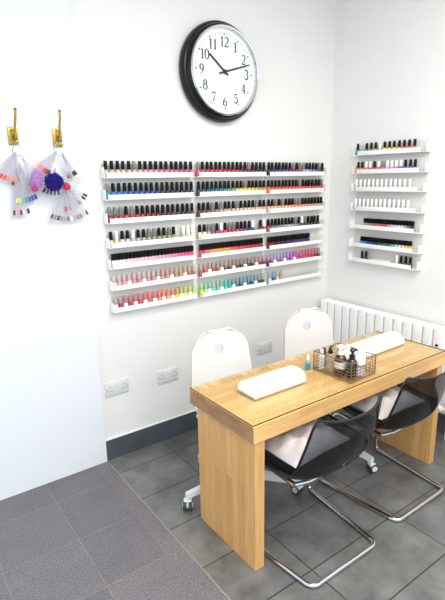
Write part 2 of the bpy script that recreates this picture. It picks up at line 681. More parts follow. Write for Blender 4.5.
def grad(stops, t):
    for (t0, c0), (t1, c1) in zip(stops, stops[1:]):
        if t <= t1:
            k = 0 if t1 == t0 else max(0, (t - t0) / (t1 - t0))
            return tuple(a + (b_ - a) * k for a, b_ in zip(c0, c1))
    return stops[-1][1]


ORD = 'first second third fourth fifth sixth seventh eighth ninth tenth eleventh twelfth thirteenth fourteenth fifteenth sixteenth seventeenth eighteenth nineteenth twentieth twenty-first twenty-second twenty-third twenty-fourth twenty-fifth twenty-sixth twenty-seventh twenty-eighth twenty-ninth thirtieth'.split()
TIER = ['top', 'second', 'third', 'fourth', 'fifth', 'sixth', 'bottom']
CAPMAT = {'k': CAPB, 'w': CAPW, 's': CAPS}
CAPNAME = {'k': 'black', 'w': 'white', 's': 'silver'}
_protos = {}
NB = 0


def bottle(kind, col, cap, loc, rz, label, group):
    """one polish bottle and its cap: the first of a look is built, the others are copies of it"""
    global NB
    NB += 1
    col = q(col)
    key = (kind, col, cap)
    if key not in _protos:
        if kind not in _mc:
            fb, fc = MESH[kind]
            _mc[kind] = (fb, fc)
        fb, fc = _mc[kind]
        gm = plain('polish_%d_%d_%d' % col, col, .16, coat=.3, var=.02)
        o = fb().done(kind, gm, None, loc, 40)
        if isinstance(cap, str):
            cm = CAPMAT[cap]
        else:
            cm = clear('cap_tint_%d_%d_%d' % cap, tuple(.45 + .55 * v for v in lin(cap)[:3]), 1.45, .1, .5, tuple(int(v * .62 + 95) for v in cap))
        fc().done('cap', cm, o, None, 40)
        _protos[key] = o
    else:
        o = copy_tree(_protos[key])
        o.location = loc
    o.rotation_euler = (0, 0, rz)
    return tag(o, label, 'nail polish', group)


def row(r, ri, tier, kind, n, x0, x1, colf, capf, side=False):
    """a row of bottles on a tray, x along the rack; counted from the partition (back wall) or from the room corner (side wall)"""
    rname = ['partition rack', 'middle rack', 'corner rack', 'side-wall rack'][ri]
    tz = (TZ_R if side else TZ_B)[tier]
    for i in range(n):
        t = i / max(1, n - 1)
        x = x0 + (x1 - x0) * t + random.uniform(-.0006, .0006)
        cp = capf(i, t)
        cl = colf(i, t)
        if cp is None:
            continue
        p = r.matrix_basis @ Vector((x, -.030 + random.uniform(-.002, .002), tz + .0046))
        cn = cname(q(cl))
        cpn = CAPNAME[cp] if isinstance(cp, str) else 'clear'
        what = {'polish_bottle': 'polish bottle', 'gel_polish_bottle': 'square gel bottle', 'tester_polish_bottle': 'tester bottle'}[kind]
        lab = '%s %s-capped %s, %s from %s, %s tier of %s' % (cn, cpn, what, ORD[row.count.setdefault((ri, tier), 0)], 'corner' if side else 'partition', TIER[tier], rname)
        row.count[(ri, tier)] += 1
        o_ = bottle(kind, cl, cp, p, random.uniform(-.15, .15) + (0 if kind != 'gel_polish_bottle' else random.uniform(-.05, .05)), lab, '%ss on the %s tier of the %s' % (what, TIER[tier], rname))
        if side:
            o_.scale = (.9, .9, .88)


row.count = {}
G1 = [(0, (205, 178, 158)), (.12, (225, 170, 165)), (.2, (240, 130, 155)), (.3, (230, 70, 110)), (.42, (222, 30, 90)), (.52, (190, 25, 60)), (.6, (80, 20, 35)), (.68, (22, 14, 22)), (.72, (85, 40, 150)), (.8, (90, 35, 130)), (.85, (170, 40, 70)), (.89, (200, 180, 190)), (.94, (120, 110, 190)), (1, (40, 36, 60))]
G2 = [(0, (30, 150, 165)), (.06, (30, 100, 200)), (.14, (30, 60, 180)), (.22, (22, 24, 70)), (.3, (18, 20, 40)), (.36, (20, 80, 100)), (.45, (35, 130, 120)), (.5, (90, 160, 110)), (.53, (230, 205, 60)), (.6, (240, 190, 40)), (.65, (240, 120, 40)), (.72, (232, 70, 45)), (1, (225, 60, 45))]
G3 = [(0, (150, 20, 28)), (.06, (200, 24, 34)), (.15, (140, 16, 28)), (.22, (90, 20, 34)), (.3, (70, 34, 40)), (.38, (110, 80, 72)), (.45, (190, 160, 140)), (.6, (225, 178, 150)), (.72, (222, 165, 130)), (.85, (232, 140, 100)), (1, (205, 150, 120))]
G4 = [(0, (214, 198, 160)), (.06, (200, 195, 180)), (.15, (150, 145, 128)), (.25, (150, 140, 95)), (.3, (205, 195, 150)), (.36, (230, 225, 205)), (.4, (150, 50, 80)), (.45, (215, 50, 100)), (.53, (190, 30, 60)), (.57, (60, 70, 130)), (.62, (40, 44, 80)), (.66, (170, 60, 80)), (.7, (110, 112, 110)), (.8, (170, 172, 170)), (.9, (40, 42, 46)), (1, (24, 24, 26))]
G5 = [(0, (240, 226, 226)), (.1, (236, 190, 196)), (.2, (240, 160, 180)), (.28, (235, 90, 145)), (.36, (225, 40, 100)), (.4, (236, 140, 60)), (.48, (240, 140, 40)), (.54, (215, 40, 40)), (.62, (190, 20, 40)), (.72, (120, 20, 40)), (.82, (40, 20, 50)), (.9, (70, 50, 120)), (1, (60, 50, 110))]


def silver(p, ks=''):
    def f(i, t):
        return 's' if random.random() < p else 'k'
    return f


def seg(G, k, n=3):
    return lambda i, t: grad(G, (k + t) / n)


LX0, LX1 = .021, .567
for k in range(3):
    r = RACKS[k]
    e = LX1 - (0, .013, .018)[k]
    row(r, k, 0, 'polish_bottle', 17, LX0, e, seg(G1, k), silver([.04, .04, .22][k]))
    row(r, k, 1, 'polish_bottle', 17, LX0, e, seg(G2, k), silver([.22, .08, .06][k]))
    row(r, k, 2, 'polish_bottle', 17, LX0, e, seg(G3, k), silver([.22, .16, .2][k]))
caps4 = ['kwkkwkksskksskkww', 'kksskwksskkkkskwk', 'kkkkkkkkskwskkkk ']
caps4[0] = 'kwkkwkksskksk' + ' www'
caps4[1] = 'kksskwksskkkkw kw'
for k in range(3):
    s = caps4[k]
    row(RACKS[k], k, 3, 'polish_bottle', len(s), LX0, LX1 - (0, .013, .018)[k], seg(G4, k), (lambda s: lambda i, t: None if s[i] == ' ' else s[i])(s))
row(RACKS[0], 0, 4, 'gel_polish_bottle', 24, .025, .555, lambda i, t: grad(G5, t / 3), lambda i, t: 'k')
row(RACKS[1], 1, 4, 'gel_polish_bottle', 23, .025, .53, lambda i, t: grad(G5, .36 + t * .3), lambda i, t: 'k')
row(RACKS[2], 2, 4, 'gel_polish_bottle', 18, .025, .42, lambda i, t: grad(G5, .7 + t * .3), lambda i, t: 'k')

# testers with clear tinted caps: white labels alternate with bare glass
T6 = [(0, (205, 200, 200)), (.06, (228, 180, 180)), (.14, (205, 190, 190)), (.22, (210, 150, 140)), (.27, (195, 165, 100)), (.32, (205, 170, 140)), (.36, (190, 140, 140)), (.45, (175, 140, 120)), (.52, (140, 115, 105)), (.6, (150, 125, 120)), (.66, (190, 130, 140)), (.7, (170, 160, 200)), (.77, (170, 130, 210)), (.83, (190, 70, 160)), (.9, (220, 60, 120)), (.96, (225, 70, 90)), (1, (150, 90, 90))]
B6 = [(0, (235, 170, 175)), (.1, (220, 120, 120)), (.22, (190, 140, 110)), (.3, (170, 110, 100)), (.4, (150, 80, 70)), (.48, (90, 60, 55)), (.58, (60, 34, 36)), (.66, (110, 30, 40)), (.7, (120, 90, 150)), (.78, (140, 60, 160)), (.86, (190, 40, 140)), (.92, (225, 40, 90)), (1, (80, 30, 40))]
for k in range(3):
    n = [18, 17, 17][k]
    row(RACKS[k], k, 5, 'tester_polish_bottle', n, .021, [.564, .552, .535][k],
        (lambda k: lambda i, t: (236, 236, 234) if (i % 3 == (0 if k == 0 else 2)) and not (k == 2 and t > .55) else grad(B6, (k + t) / 3))(k), (lambda k: lambda i, t: q(grad(T6, (k + t) / 3)))(k))
T7 = [(0, (190, 160, 165)), (.05, (190, 110, 120)), (.12, (225, 90, 110)), (.18, (235, 110, 90)), (.24, (240, 140, 90)), (.28, (190, 215, 90)), (.32, (220, 225, 120)), (.36, (110, 215, 190)), (.4, (200, 195, 170)), (.46, (60, 200, 180)), (.52, (110, 150, 140)), (.58, (80, 160, 180)), (.64, (130, 150, 160)), (.68, (190, 180, 110)), (.75, (120, 170, 190)), (1, (150, 140, 110))]
B7 = [(0, (150, 20, 34)), (.1, (215, 40, 50)), (.16, (240, 120, 50)), (.22, (244, 160, 90)), (.28, (236, 215, 60)), (.33, (210, 225, 90)), (.4, (70, 205, 180)), (.46, (60, 190, 180)), (.52, (50, 110, 80)), (.56, (30, 90, 130)), (.62, (30, 50, 110)), (.68, (50, 40, 90)), (.75, (30, 70, 120)), (1, (30, 60, 100))]
row(RACKS[0], 0, 6, 'tester_polish_bottle', 18, .021, .564, lambda i, t: (238, 238, 236) if i % 2 == 0 else grad(B7, t / 3), lambda i, t: q(grad(T7, t / 3)))
row(RACKS[1], 1, 6, 'tester_polish_bottle', 17, .021, .545, lambda i, t: (238, 238, 236) if i % 3 == 2 else grad(B7, (1 + t) / 3), lambda i, t: q(grad(T7, (1 + t) / 3)))
row(RACKS[2], 2, 6, 'tester_polish_bottle', 4, .035, .15, lambda i, t: [(200, 205, 210), (30, 70, 120), (210, 205, 190), (180, 160, 110)][i], lambda i, t: [(150, 170, 190), (110, 160, 190), (170, 190, 200), (190, 170, 120)][i])
# slim sticks lying on the bottom tier of the corner rack
BRN = plain('stick_brown', (120, 84, 52), .5)
TAN = plain('stick_tan', (190, 160, 110), .5)
for (xa, xb, m, lab) in ((.19, .27, BRN, 'short brown stick lying on the bottom tier next to the tester bottles'),
                         (.28, .37, TAN, 'tan stick lying on the bottom tier between two darker sticks'),
                         (.40, .50, plain('stick_dark', (60, 46, 40), .5), 'dark-tipped stick lying at the room-corner end of the bottom tier')):
    p = RACKS[2].matrix_basis @ Vector((xa, -.03, TZ_B[6] + .004))
    b = MB(); b.tube([(0, 0, .006), ((xb - xa) * .7, .002, .006), (xb - xa, .004, .006)], [.0055, .005, .003], 8)
    tag(b.done('manicure_stick', m, None, p), lab, 'manicure stick', 'sticks lying on the rack')

# side-wall rack
C1 = [(30, 140, 150), (40, 150, 150), (40, 160, 140), (60, 170, 100), (110, 190, 90), (190, 215, 140), (238, 225, 90), (240, 200, 50), (240, 180, 60), (240, 130, 50), (235, 90, 60), (235, 80, 90), (225, 70, 90)]
row(rr, 3, 0, 'polish_bottle', 13, .026, .47, lambda i, t: C1[i], lambda i, t: 'k kkkwkkkkkkk'[i].replace(' ', '') or None, True)
C2 = [(236, 110, 60), (236, 90, 60), (240, 130, 90), (240, 90, 90), (225, 50, 90), (225, 40, 110), (230, 90, 150), (235, 150, 190), (215, 150, 210), (170, 110, 200), (110, 80, 190), (60, 70, 180), (40, 60, 170), (30, 40, 120)]
row(rr, 3, 1, 'polish_bottle', 14, .036, .485, lambda i, t: C2[i], lambda i, t: 'kkwwkwswwwwkkk'[i], True)
for tr, n in ((2, 13), (3, 13)):
    row(rr, 3, tr, 'polish_bottle', n, .028, .455, lambda i, t: (214, 208, 204), lambda i, t: 'w', True)
C5 = [(0, (190, 150, 150)), (.2, (170, 120, 110)), (.45, (220, 70, 70)), (.6, (220, 200, 200)), (.8, (235, 225, 225)), (1, (60, 50, 60))]
row(rr, 3, 4, 'gel_polish_bottle', 16, .12, .50, lambda i, t: grad(C5, t), lambda i, t: 'k', True)
C6 = [(0, (90, 160, 200)), (.15, (60, 90, 190)), (.3, (40, 40, 110)), (.45, (40, 110, 90)), (.6, (40, 140, 110)), (.72, (190, 205, 200)), (.85, (235, 225, 190)), (1, (230, 180, 60))]
row(rr, 3, 5, 'gel_polish_bottle', 16, .10, .495, lambda i, t: grad(C6, t), lambda i, t: 'k', True)
row(rr, 3, 6, 'polish_bottle', 2, .11, .145, lambda i, t: [(30, 28, 32), (60, 56, 60)][i], lambda i, t: 'k', True)
row(rr, 3, 6, 'polish_bottle', 4, .40, .505, lambda i, t: [(225, 190, 180), (40, 34, 40), (34, 30, 34), (30, 28, 30)][i], lambda i, t: 'wkkk'[i], True)
b = MB(); b.box((0, 0, .0155), (.006, .17, .031), .001)
tag(b.done('paper_packet', plain('packet', (232, 222, 214), .6), None, rr.matrix_basis @ Vector((.265, -.02, TZ_R[6] + .004))), 'pale paper packet standing on the bottom tier of the side-wall rack', 'packet')

# ------------------------------------------------------------------ radiator
rad = thing('radiator', 'white sectional radiator on the side wall behind the desk', 'radiator', (XR, 0, 0))
RM = plain('radiator_white', (240, 240, 238), .35, var=.006)
y = -.041
for k in range(14):
    b = MB()
    yc = y - .0743 * (k + .5)
    w = .0615
    # flat front with rounded edges, a slimmer neck behind it, and a cap that closes the top
    b.box((-.088, yc, .455), (.056, w, .585), .005, 3)
    b.box((-.068, yc, .455), (.07, .014, .57), .004)
    b.box((-.072, yc, .735), (.085, .073, .03), .011, 3)
    
    for z in (.20, .70):
        b.tube([(-.068, yc - .0371, z), (-.068, yc + .0371, z)], .018, 12)
    b.done('section', RM, rad)
yend = y - .0743 * 14
for z in (.20, .70):
    b = MB(); b.tube([(-.068, yend + .001, z), (-.068, yend - .012, z)], .019, 14)
    b.done('end_plug', RM, rad)
b = MB(); b.tube([(-.1165, yend + .04, .637), (-.1195, yend + .04, .637)], .009, 14)
b.done('bleed_plug', BLACK, rad)
b = MB(); b.tube(fillet([(-.068, yend - .012, .20), (-.068, yend - .055, .20), (-.068, yend - .055, .0)], .02), .008, 10)
b.done('pipe', WHITE, rad)
b = MB(); b.lathe([(.016, .17), (.019, .18), (.019, .215), (.013, .225)], 16, (-.068, yend - .055, 0))
b.lathe([(.013, .225), (.021, .235), (.023, .29), (.018, .305), (0, .306)], 16, (-.068, yend - .055, 0))
b.done('valve', WHITE, rad)
for yy in (-.2, -.95):
    b = MB(); b.box((-.0155, yy, .66), (.029, .03, .04), .002)
    b.done('wall_bracket', RM, rad)

# ------------------------------------------------------------------ desk
DX0, DX1, DY0, DY1, DZ = 1.118, 2.555, -1.236, -.750, .706
LIGHT, MID = (206, 160, 100), (186, 136, 78)
WTOP = wood('beech_top', 0, (1, 2), (231, 188, 124), (217, 167, 104))
WPAN = wood('beech_panel', 2, (0, 1), (219, 172, 110), (204, 152, 92), .6, .045)
WBAT = wood('beech_batten', 1, (0, 2), (240, 208, 152), (208, 162, 104), .3, .022)
WEND = wood('beech_end', 1, (0, 2), (176, 134, 94), (152, 112, 74), .09, .04, .5)
dk = thing('manicure_desk', 'long butcher-block manicure desk with thick slab ends and thick top', 'desk', (DX0, DY0, 0))
LW, LD = DX1 - DX0, DY1 - DY0
b = MB(); b.span(.002, LW - .002, 0, LD - .05, .627, DZ, .002)
b.bm.faces.ensure_lookup_table()
for f in b.bm.faces:
    f.normal_update()
    if abs(f.normal.x) > .8:
        f.material_index = 1
b.done('table_top', [WTOP, WEND], dk, smooth=20)
b = MB(); b.span(.002, LW - .002, LD - .05, LD, .627, DZ, .002)
b.bm.faces.ensure_lookup_table()
for f in b.bm.faces:
    f.normal_update()
    if abs(f.normal.x) > .8:
        f.material_index = 1
b.done('rear_batten', [WBAT, WEND], dk, smooth=20)
for x0 in (.014, LW - .072):
    b = MB(); b.span(x0, x0 + .052, .004, LD - .045, 0, .627, .002)
    b.done('side_panel', WPAN, dk, smooth=20)
# clear sheet of glass on the top
b = MB(); b.span(DX0 + .004, DX1 - .004, DY0 + .007, DY1 - .001, DZ, DZ + .006)
b.bm.faces.ensure_lookup_table()
for f in b.bm.faces:
    f.normal_update()
    f.material_index = 0 if abs(f.normal.z) > .8 or f.normal.y > .8 else 1
tag(b.done('glass_sheet', [clear('desk_glass', (.95, .965, .95), 1.38), plain('glass_edge', (44, 58, 48), .15)], None, smooth=0), 'clear glass sheet with dark edge covering the desk top', 'glass sheet')
GZ = DZ + .006

# ------------------------------------------------------------------ hand rests
def hand_rest(label, x, yy, L, rz):
    t = thing('hand_rest', label, 'hand rest', (x, yy, GZ), rz, 'white hand rests on the desk')
    b = MB()
    D, Hh = .140, .052
    prof = []
    for i in range(25):
        a = PI * i / 24
        prof.append((D / 2 * math.copysign(abs(math.cos(a)) ** .9, math.cos(a)), .012 + (Hh) * math.sin(a) ** .85))
    rings = []
    for xx, s in ((-L / 2, .90), (-L / 2 + .003, .95), (-L / 2 + .010, .99), (-L / 2 + .02, 1), (L / 2 - .02, 1), (L / 2 - .010, .99), (L / 2 - .003, .95), (L / 2, .90)):
        rings.append([(xx, u * s, .012 + (v - .012) * s) for u, v in prof])
    b.rings(rings)
    b.done('cushion', plain('leatherette', (244, 243, 242), .45, var=.006), t, smooth=50)
    b = MB(); b.box((0, 0, .006), (L - .006, D - .008, .012), .002)
    b.done('base_board', plain('rest_base', (206, 200, 192), .5), t)
    return t


hand_rest('white padded hand rest alone on the desk end nearest the partition', 1.440, -.990, .328, 0)
hand_rest('white padded hand rest on the desk behind the bottle basket, nearest the radiator', 2.278, -.962, .365, .02)

# ------------------------------------------------------------------ wire basket with bottles
BX, BY, BW, BD, BH = 1.857, -1.074, .192, .240, .098
bk = thing('wire_basket', 'bronze wire basket full of bottles on the glass top', 'basket', (BX, BY, GZ), .03)
W2, D2 = BW / 2, BD / 2


def rect(z, k=0):
    return [(-W2 - k, -D2 - k, z), (W2 + k, -D2 - k, z), (W2 + k, D2 + k, z), (-W2 - k, D2 + k, z)]


def loop(z, r, k=0):
    b = MB()
    R4 = rect(z, k)
    for i in range(4):
        b.tube([R4[i], R4[(i + 1) % 4]], r, 6)
    return b


# rim dips into a curved grip on the two short sides
b = MB()
for sx in (-1, 1):
    b.tube([(sx * W2, -D2, BH), (sx * W2, D2, BH)], .0032, 6)
for sy in (-1, 1):
    b.tube([(-W2, sy * D2, BH)] + [(W2 * .62 * math.cos(PI * (1 - i / 10)), sy * D2, BH - .035 * math.sin(PI * i / 10)) for i in range(11)] + [(W2, sy * D2, BH)], .0032, 6)
b.done('rim', BRONZE, bk)
b = loop(.004, .003)
b.done('bottom_frame', BRONZE, bk)
for sx in (-1, 1):
    for sy in (-1, 1):
        b = MB(); b.tube([(sx * W2, sy * D2, 0), (sx * W2, sy * D2, BH)], .003, 6)
        b.done('corner_post', BRONZE, bk)
b = MB()
for z in (.02, .036, .052, .068):
    R4 = rect(z)
    for i in range(4):
        b.tube([R4[i], R4[(i + 1) % 4]], .0016, 5)
for z in (.082,):
    for sx in (-1, 1):
        b.tube([(sx * W2, -D2, z), (sx * W2, D2, z)], .0009, 5)
for i in range(1, 9):
    yy = -D2 + BD * i / 9
    for sx in (-1, 1):
        b.tube([(sx * W2, yy, .004), (sx * W2, yy, BH)], .0009, 5)
    b.tube([(-W2, yy, .004), (W2, yy, .004)], .0009, 5)
for i in range(1, 8):
    xx = -W2 + BW * i / 8
    top = BH if abs(xx) > W2 * .62 else BH - .035 * math.sqrt(max(0, 1 - (xx / (W2 * .62)) ** 2))
    for sy in (-1, 1):
        b.tube([(xx, sy * D2, .004), (xx, sy * D2, top)], .0009, 5)
b.done('wire_mesh', BRONZE, bk)

AMB = plain('amber_glass', (70, 38, 26), .15, coat=.3)
LABW = plain('paper_label', (236, 232, 226), .6)
bz = GZ + .006


def in_basket(x, yy):
    c_, s_ = math.cos(.03), math.sin(.03)   # the basket's own turn
    return (BX + x * c_ - yy * s_, BY + x * s_ + yy * c_, bz)


# amber pump bottle with white head
t = thing('pump_bottle', 'amber pump bottle with white head and white label in the basket', 'bottle', in_basket(-.055, -.02), .4)
b = MB(); b.lathe([(.026, 0), (.028, .003), (.028, .072), (.022, .082), (.012, .088), (.012, .094)], 20); b.done('amber_body', AMB, t)
b = MB(); b.lathe([(.0286, .030), (.0286, .060)], 20, caps=False); b.lathe([(.0283, .030), (.0283, .060)], 20, caps=False); b.done('paper_label', LABW, t)
b = MB(); b.lathe([(.0145, .09), (.0145, .104), (.006, .107), (.005, .116), (.0175, .118), (.02, .126), (.012, .131), (0, .131)], 16); b.tube([(0, 0, .124), (-.03, -.008, .124), (-.036, -.01, .118)], [.006, .005, .004], 8); b.done('pump_head', CAPW, t)
# dark bottle with black pump
t = thing('pump_bottle', 'black-topped dark pump bottle in the basket beside the amber one', 'bottle', in_basket(-.045, -.082), -.5)
b = MB(); b.lathe([(.022, 0), (.024, .003), (.024, .070), (.018, .079), (.011, .083), (.011, .09)], 18); b.done('dark_body', plain('dark_glass', (34, 26, 26), .15, coat=.3), t)
b = MB(); b.lathe([(.013, .085), (.013, .1), (.005, .103), (.005, .112), (.011, .114), (.013, .122), (.008, .127), (0, .127)], 16); b.tube([(0, 0, .120), (.022, .004, .120), (.026, .005, .115)], [.005, .0045, .003], 8); b.done('pump_head', BLACK, t)
# two white bottles
t = thing('lotion_bottle', 'white squat bottle with round shoulders at the near end of the basket', 'bottle', in_basket(.01, -.085), 0)
b = MB(); b.lathe([(.024, 0), (.026, .003), (.026, .064), (.023, .08), (.014, .09), (.01, .092)], 20); b.done('white_body', CAPW, t)
b = MB(); b.lathe([(.011, .09), (.011, .108), (.009, .112), (0, .112)], 14); b.done('cap', CAPW, t)
t = thing('lotion_bottle', 'taller white bottle with nozzle cap at the basket side nearest the radiator', 'bottle', in_basket(.062, -.05), 0)
b = MB(); b.lathe([(.026, 0), (.028, .003), (.028, .07), (.022, .086), (.012, .092)], 20); b.done('white_body', CAPW, t)
b = MB(); b.lathe([(.013, .09), (.012, .106), (.006, .110), (.004, .124), (0, .125)], 14); b.done('nozzle_cap', CAPW, t)
t = thing('lotion_bottle', 'white capped bottle half hidden behind the other white bottles in the basket', 'bottle', in_basket(.045, .015), 0)
b = MB(); b.lathe([(.022, 0), (.024, .003), (.024, .07), (.016, .084), (.011, .088)], 18); b.done('white_body', CAPW, t)
b = MB(); b.lathe([(.012, .086), (.012, .105), (0, .106)], 14); b.done('cap', CAPW, t)
# clear spray bottle with black trigger
t = thing('spray_bottle', 'clear bottle with black trigger top at the far half of the basket', 'bottle', in_basket(-.055, .045), .6)
b = MB(); b.lathe([(.021, 0), (.023, .003), (.023, .062), (.016, .074), (.01, .078), (.01, .084)], 18); b.done('clear_body', clear('clear_bottle', (.9, .88, .82), 1.4, .05, .25, (214, 206, 190)), t)
b = MB(); b.lathe([(.012, .08), (.012, .09), (.008, .094), (.008, .1), (0, .1)], 14); b.box((-.004, 0, .104), (.046, .014, .013), .003); b.box((.018, 0, .092), (.006, .010, .022), .002, rot=None); b.done('trigger_head', BLACK, t)
# white tube with white cap
t = thing('cream_tube', 'slim white bottle with white cap in the basket corner by the teal bottle', 'bottle', in_basket(-.075, .085), 0)
b = MB(); b.lathe([(.012, 0), (.0135, .002), (.0135, .062), (.008, .068)], 14); b.done('white_body', LABW, t)
b = MB(); b.lathe([(.009, .066), (.008, .09), (0, .091)], 12); b.done('cap', CAPW, t)
# mauve bottle
t = thing('polish_remover_bottle', 'mauve bottle at the far corner of the basket behind the white slim one', 'bottle', in_basket(-.045, .095), .2)
b = MB(); b.box((0, 0, .03), (.03, .022, .06), .004); b.lathe([(.008, .06), (.008, .066)], 10); b.done('mauve_body', plain('mauve', (140, 96, 108), .25, coat=.3), t)
b = MB(); b.lathe([(.010, .064), (.009, .09), (0, .091)], 12); b.done('cap', plain('cap_mauve', (96, 70, 78), .3), t)
# teal bottle on the glass
t = thing('dropper_bottle', 'small teal bottle with white nozzle standing on the desk outside the basket', 'bottle', (1.738, -.935, GZ), 0)
b = MB(); b.lathe([(.0125, 0), (.014, .002), (.014, .03), (.013, .032)], 16); b.done('teal_body', plain('teal_liquid', (30, 140, 150), .15, coat=.3), t)
b = MB(); b.lathe([(.0138, .0322), (.0136, .042), (.010, .050), (.007, .052)], 16); b.done('clear_shoulder', clear('pale_teal', (.75, .92, .92), 1.4, .05, .4, (170, 215, 220)), t)
b = MB(); b.lathe([(.008, .052), (.0075, .066), (.003, .080), (0, .081)], 12); b.done('nozzle', CAPW, t)

for o in list(COL.objects):
    if o.type == 'EMPTY' and o.name.split('.')[0] in ('pump_bottle', 'lotion_bottle', 'spray_bottle', 'cream_tube', 'polish_remover_bottle'):
        o.scale = (1.08, 1.08, 1.17)

# ------------------------------------------------------------------ white swivel chairs
CHW = plain('chair_white', (224, 222, 219), .4, var=.008)
PLY = plain('chair_edge', (196, 184, 172), .5)
BASEW = plain('base_white', (226, 228, 230), .35)
GRY = plain('castor_grey', (120, 122, 126), .5)
DGRY = plain('castor_tread', (60, 62, 66), .6)


def white_chair(label, x, yy, rz, brz, rb=.332):
    t = thing('swivel_chair', label, 'chair', (x, yy, 0), rz, 'white swivel chairs behind the desk')
    prof = spline([(-.135, .435), (-.115, .452), (-.06, .452), (.04, .445), (.13, .452), (.188, .49), (.213, .555), (.228, .643), (.24, .732), (.25, .807), (.256, .843), (.260, .867)], 6)
    n = len(prof)
    NU = 24
    rings = []
    for i, (py, pz) in enumerate(prof):
        if pz > .727 and py > .1:
            w = .182 - .14 + math.sqrt(max(0, .14 ** 2 - (pz - .727) ** 2))
            if i == n - 1:
                w = .182 - .14 + .03
        elif py > .1:
            w = .182 + .018 * max(0, min(1, (.72 - pz) / .2))
        else:
            w = .22
            if py < -.10:
                w = .22 - .06 * ((-.10 - py) / .035) ** 2
        a, c_ = prof[max(0, i - 1)], prof[min(n - 1, i + 1)]
        ty, tz = c_[0] - a[0], c_[1] - a[1]
        l = math.hypot(ty, tz)
        ny, nz = -tz / l, ty / l                      # towards the sitter
        ring = []
        for k in range(NU + 1):
            u = -1 + 2 * k / NU
            cv = .022 * abs(u) ** 2.2
            ring.append((w * u, py + ny * cv, pz + nz * cv))
        rings.append(ring)
    b = MB(); b.rings(rings, False, False)
    sh = b.done('seat_shell', [CHW, PLY], t)
    cb = MB(); cb.tube([(0, .1, .758), (0, .4, .758)], .027, 28)
    cut = cb.done('cut', [CHW], None)
    cut.location = (0, 0, 0)
    pt = sh.parent
    sh.parent = None
    solid(sh, .011, cut)
    sh.parent = pt
    bpy.data.objects.remove(cut)
    # grip ring lining the hole
    b = MB()
    rg = []
    for i in range(29):
        a = 2 * PI * i / 28
        rg.append((.027 * math.cos(a), .2415 + .027 * math.sin(a) * .11, .758 + .027 * math.sin(a)))
    b.tube(rg[:-1], .0046, 8, closed=True)
    b.done('grip_ring', plain('grip_grey', (196, 194, 192), .4), t)
    b = MB(); b.tube([(0, .2445, .758), (0, .2475, .7585)], .0255, 28); b.done('grip_disc', plain('grip_disc_white', (226, 224, 221), .4), t)
    b = MB(); b.lathe([(.028, .10), (.028, .25), (.02, .255), (.02, .405), (.07, .41), (.07, .43)], 20); b.done('gas_lift', STEEL, t)
    b = MB(); b.lathe([(.045, .075), (.05, .085), (.045, .13), (.03, .15)], 20); b.done('hub', BASEW, t)
    for k in range(5):
        a = brz + 2 * PI * k / 5
        M = Matrix.Rotation(a, 4, 'Z')
        b = MB()
        rings = []
        for s, w, z0, z1 in ((.03, .024, .085, .135), (.15, .021, .082, .118), (rb - .042, .018, .072, .098), (rb + .008, .017, .066, .09)):
            rings.append([M @ Vector(p) for p in ((s, -w, z0), (s, w, z0), (s, w * .8, z1), (s, -w * .8, z1))])
        b.rings(rings)
        arm = b.done('base_arm', BASEW, t, smooth=30)
        b = MB()
        o = M @ Vector((rb, 0, 0))
        ca = a + 1.1 + k * .7
        Mc = Matrix.Translation(o) @ Matrix.Rotation(ca, 4, 'Z')

        def wheel(side, r, w, mat):
            c0, c1 = Mc @ Vector((.012, side, .027)), Mc @ Vector((.012, side + w, .027))
            b.tube([c0, c1], r, 18, mat)
        wheel(-.024, .027, .018, 1)
        wheel(.006, .027, .018, 1)
        wheel(-.0265, .017, .053, 0)
        b.tube([Mc @ Vector((0, 0, .03)), Mc @ Vector((0, 0, .072))], .008, 10, 0)
        b.box(Mc @ Vector((.004, 0, .047)), (.036, .044, .022), .006, 2, 0, rot=Matrix.Rotation(ca, 4, 'Z'))
        b.done('castor', [BASEW, DGRY], arm)
    return t


white_chair('white swivel chair with round grip hole behind the desk end nearest the partition', 1.44, -.735, -.15, math.radians(180.6), .322)
white_chair('white swivel chair with round grip hole behind the desk, nearest the radiator', 2.125, -.735, -.2, math.radians(286.5), .33)

# ------------------------------------------------------------------ smoky cantilever chairs
SMK = clear('smoky_plastic', (.56, .58, .61), 1.45, .05, .04, (40, 42, 48))
SMKE = plain('smoky_edge', (12, 14, 20), .2)
_nt = SMK.node_tree                        # a tinted sheet looks deeper where it is seen at a slant
_t = next(n for n in _nt.nodes if n.type == 'BSDF_TRANSPARENT')
_lw = N(_nt, 'ShaderNodeLayerWeight')
_lw.inputs[0].default_value = .45
_mc2 = N(_nt, 'ShaderNodeMix', data_type='RGBA')
_mc2.inputs[6].default_value = (.62, .64, .67, 1)
_mc2.inputs[7].default_value = (.10, .11, .13, 1)
_nt.links.new(_lw.outputs['Facing'], _mc2.inputs[0])
_nt.links.new(_mc2.outputs[2], _t.inputs[0])


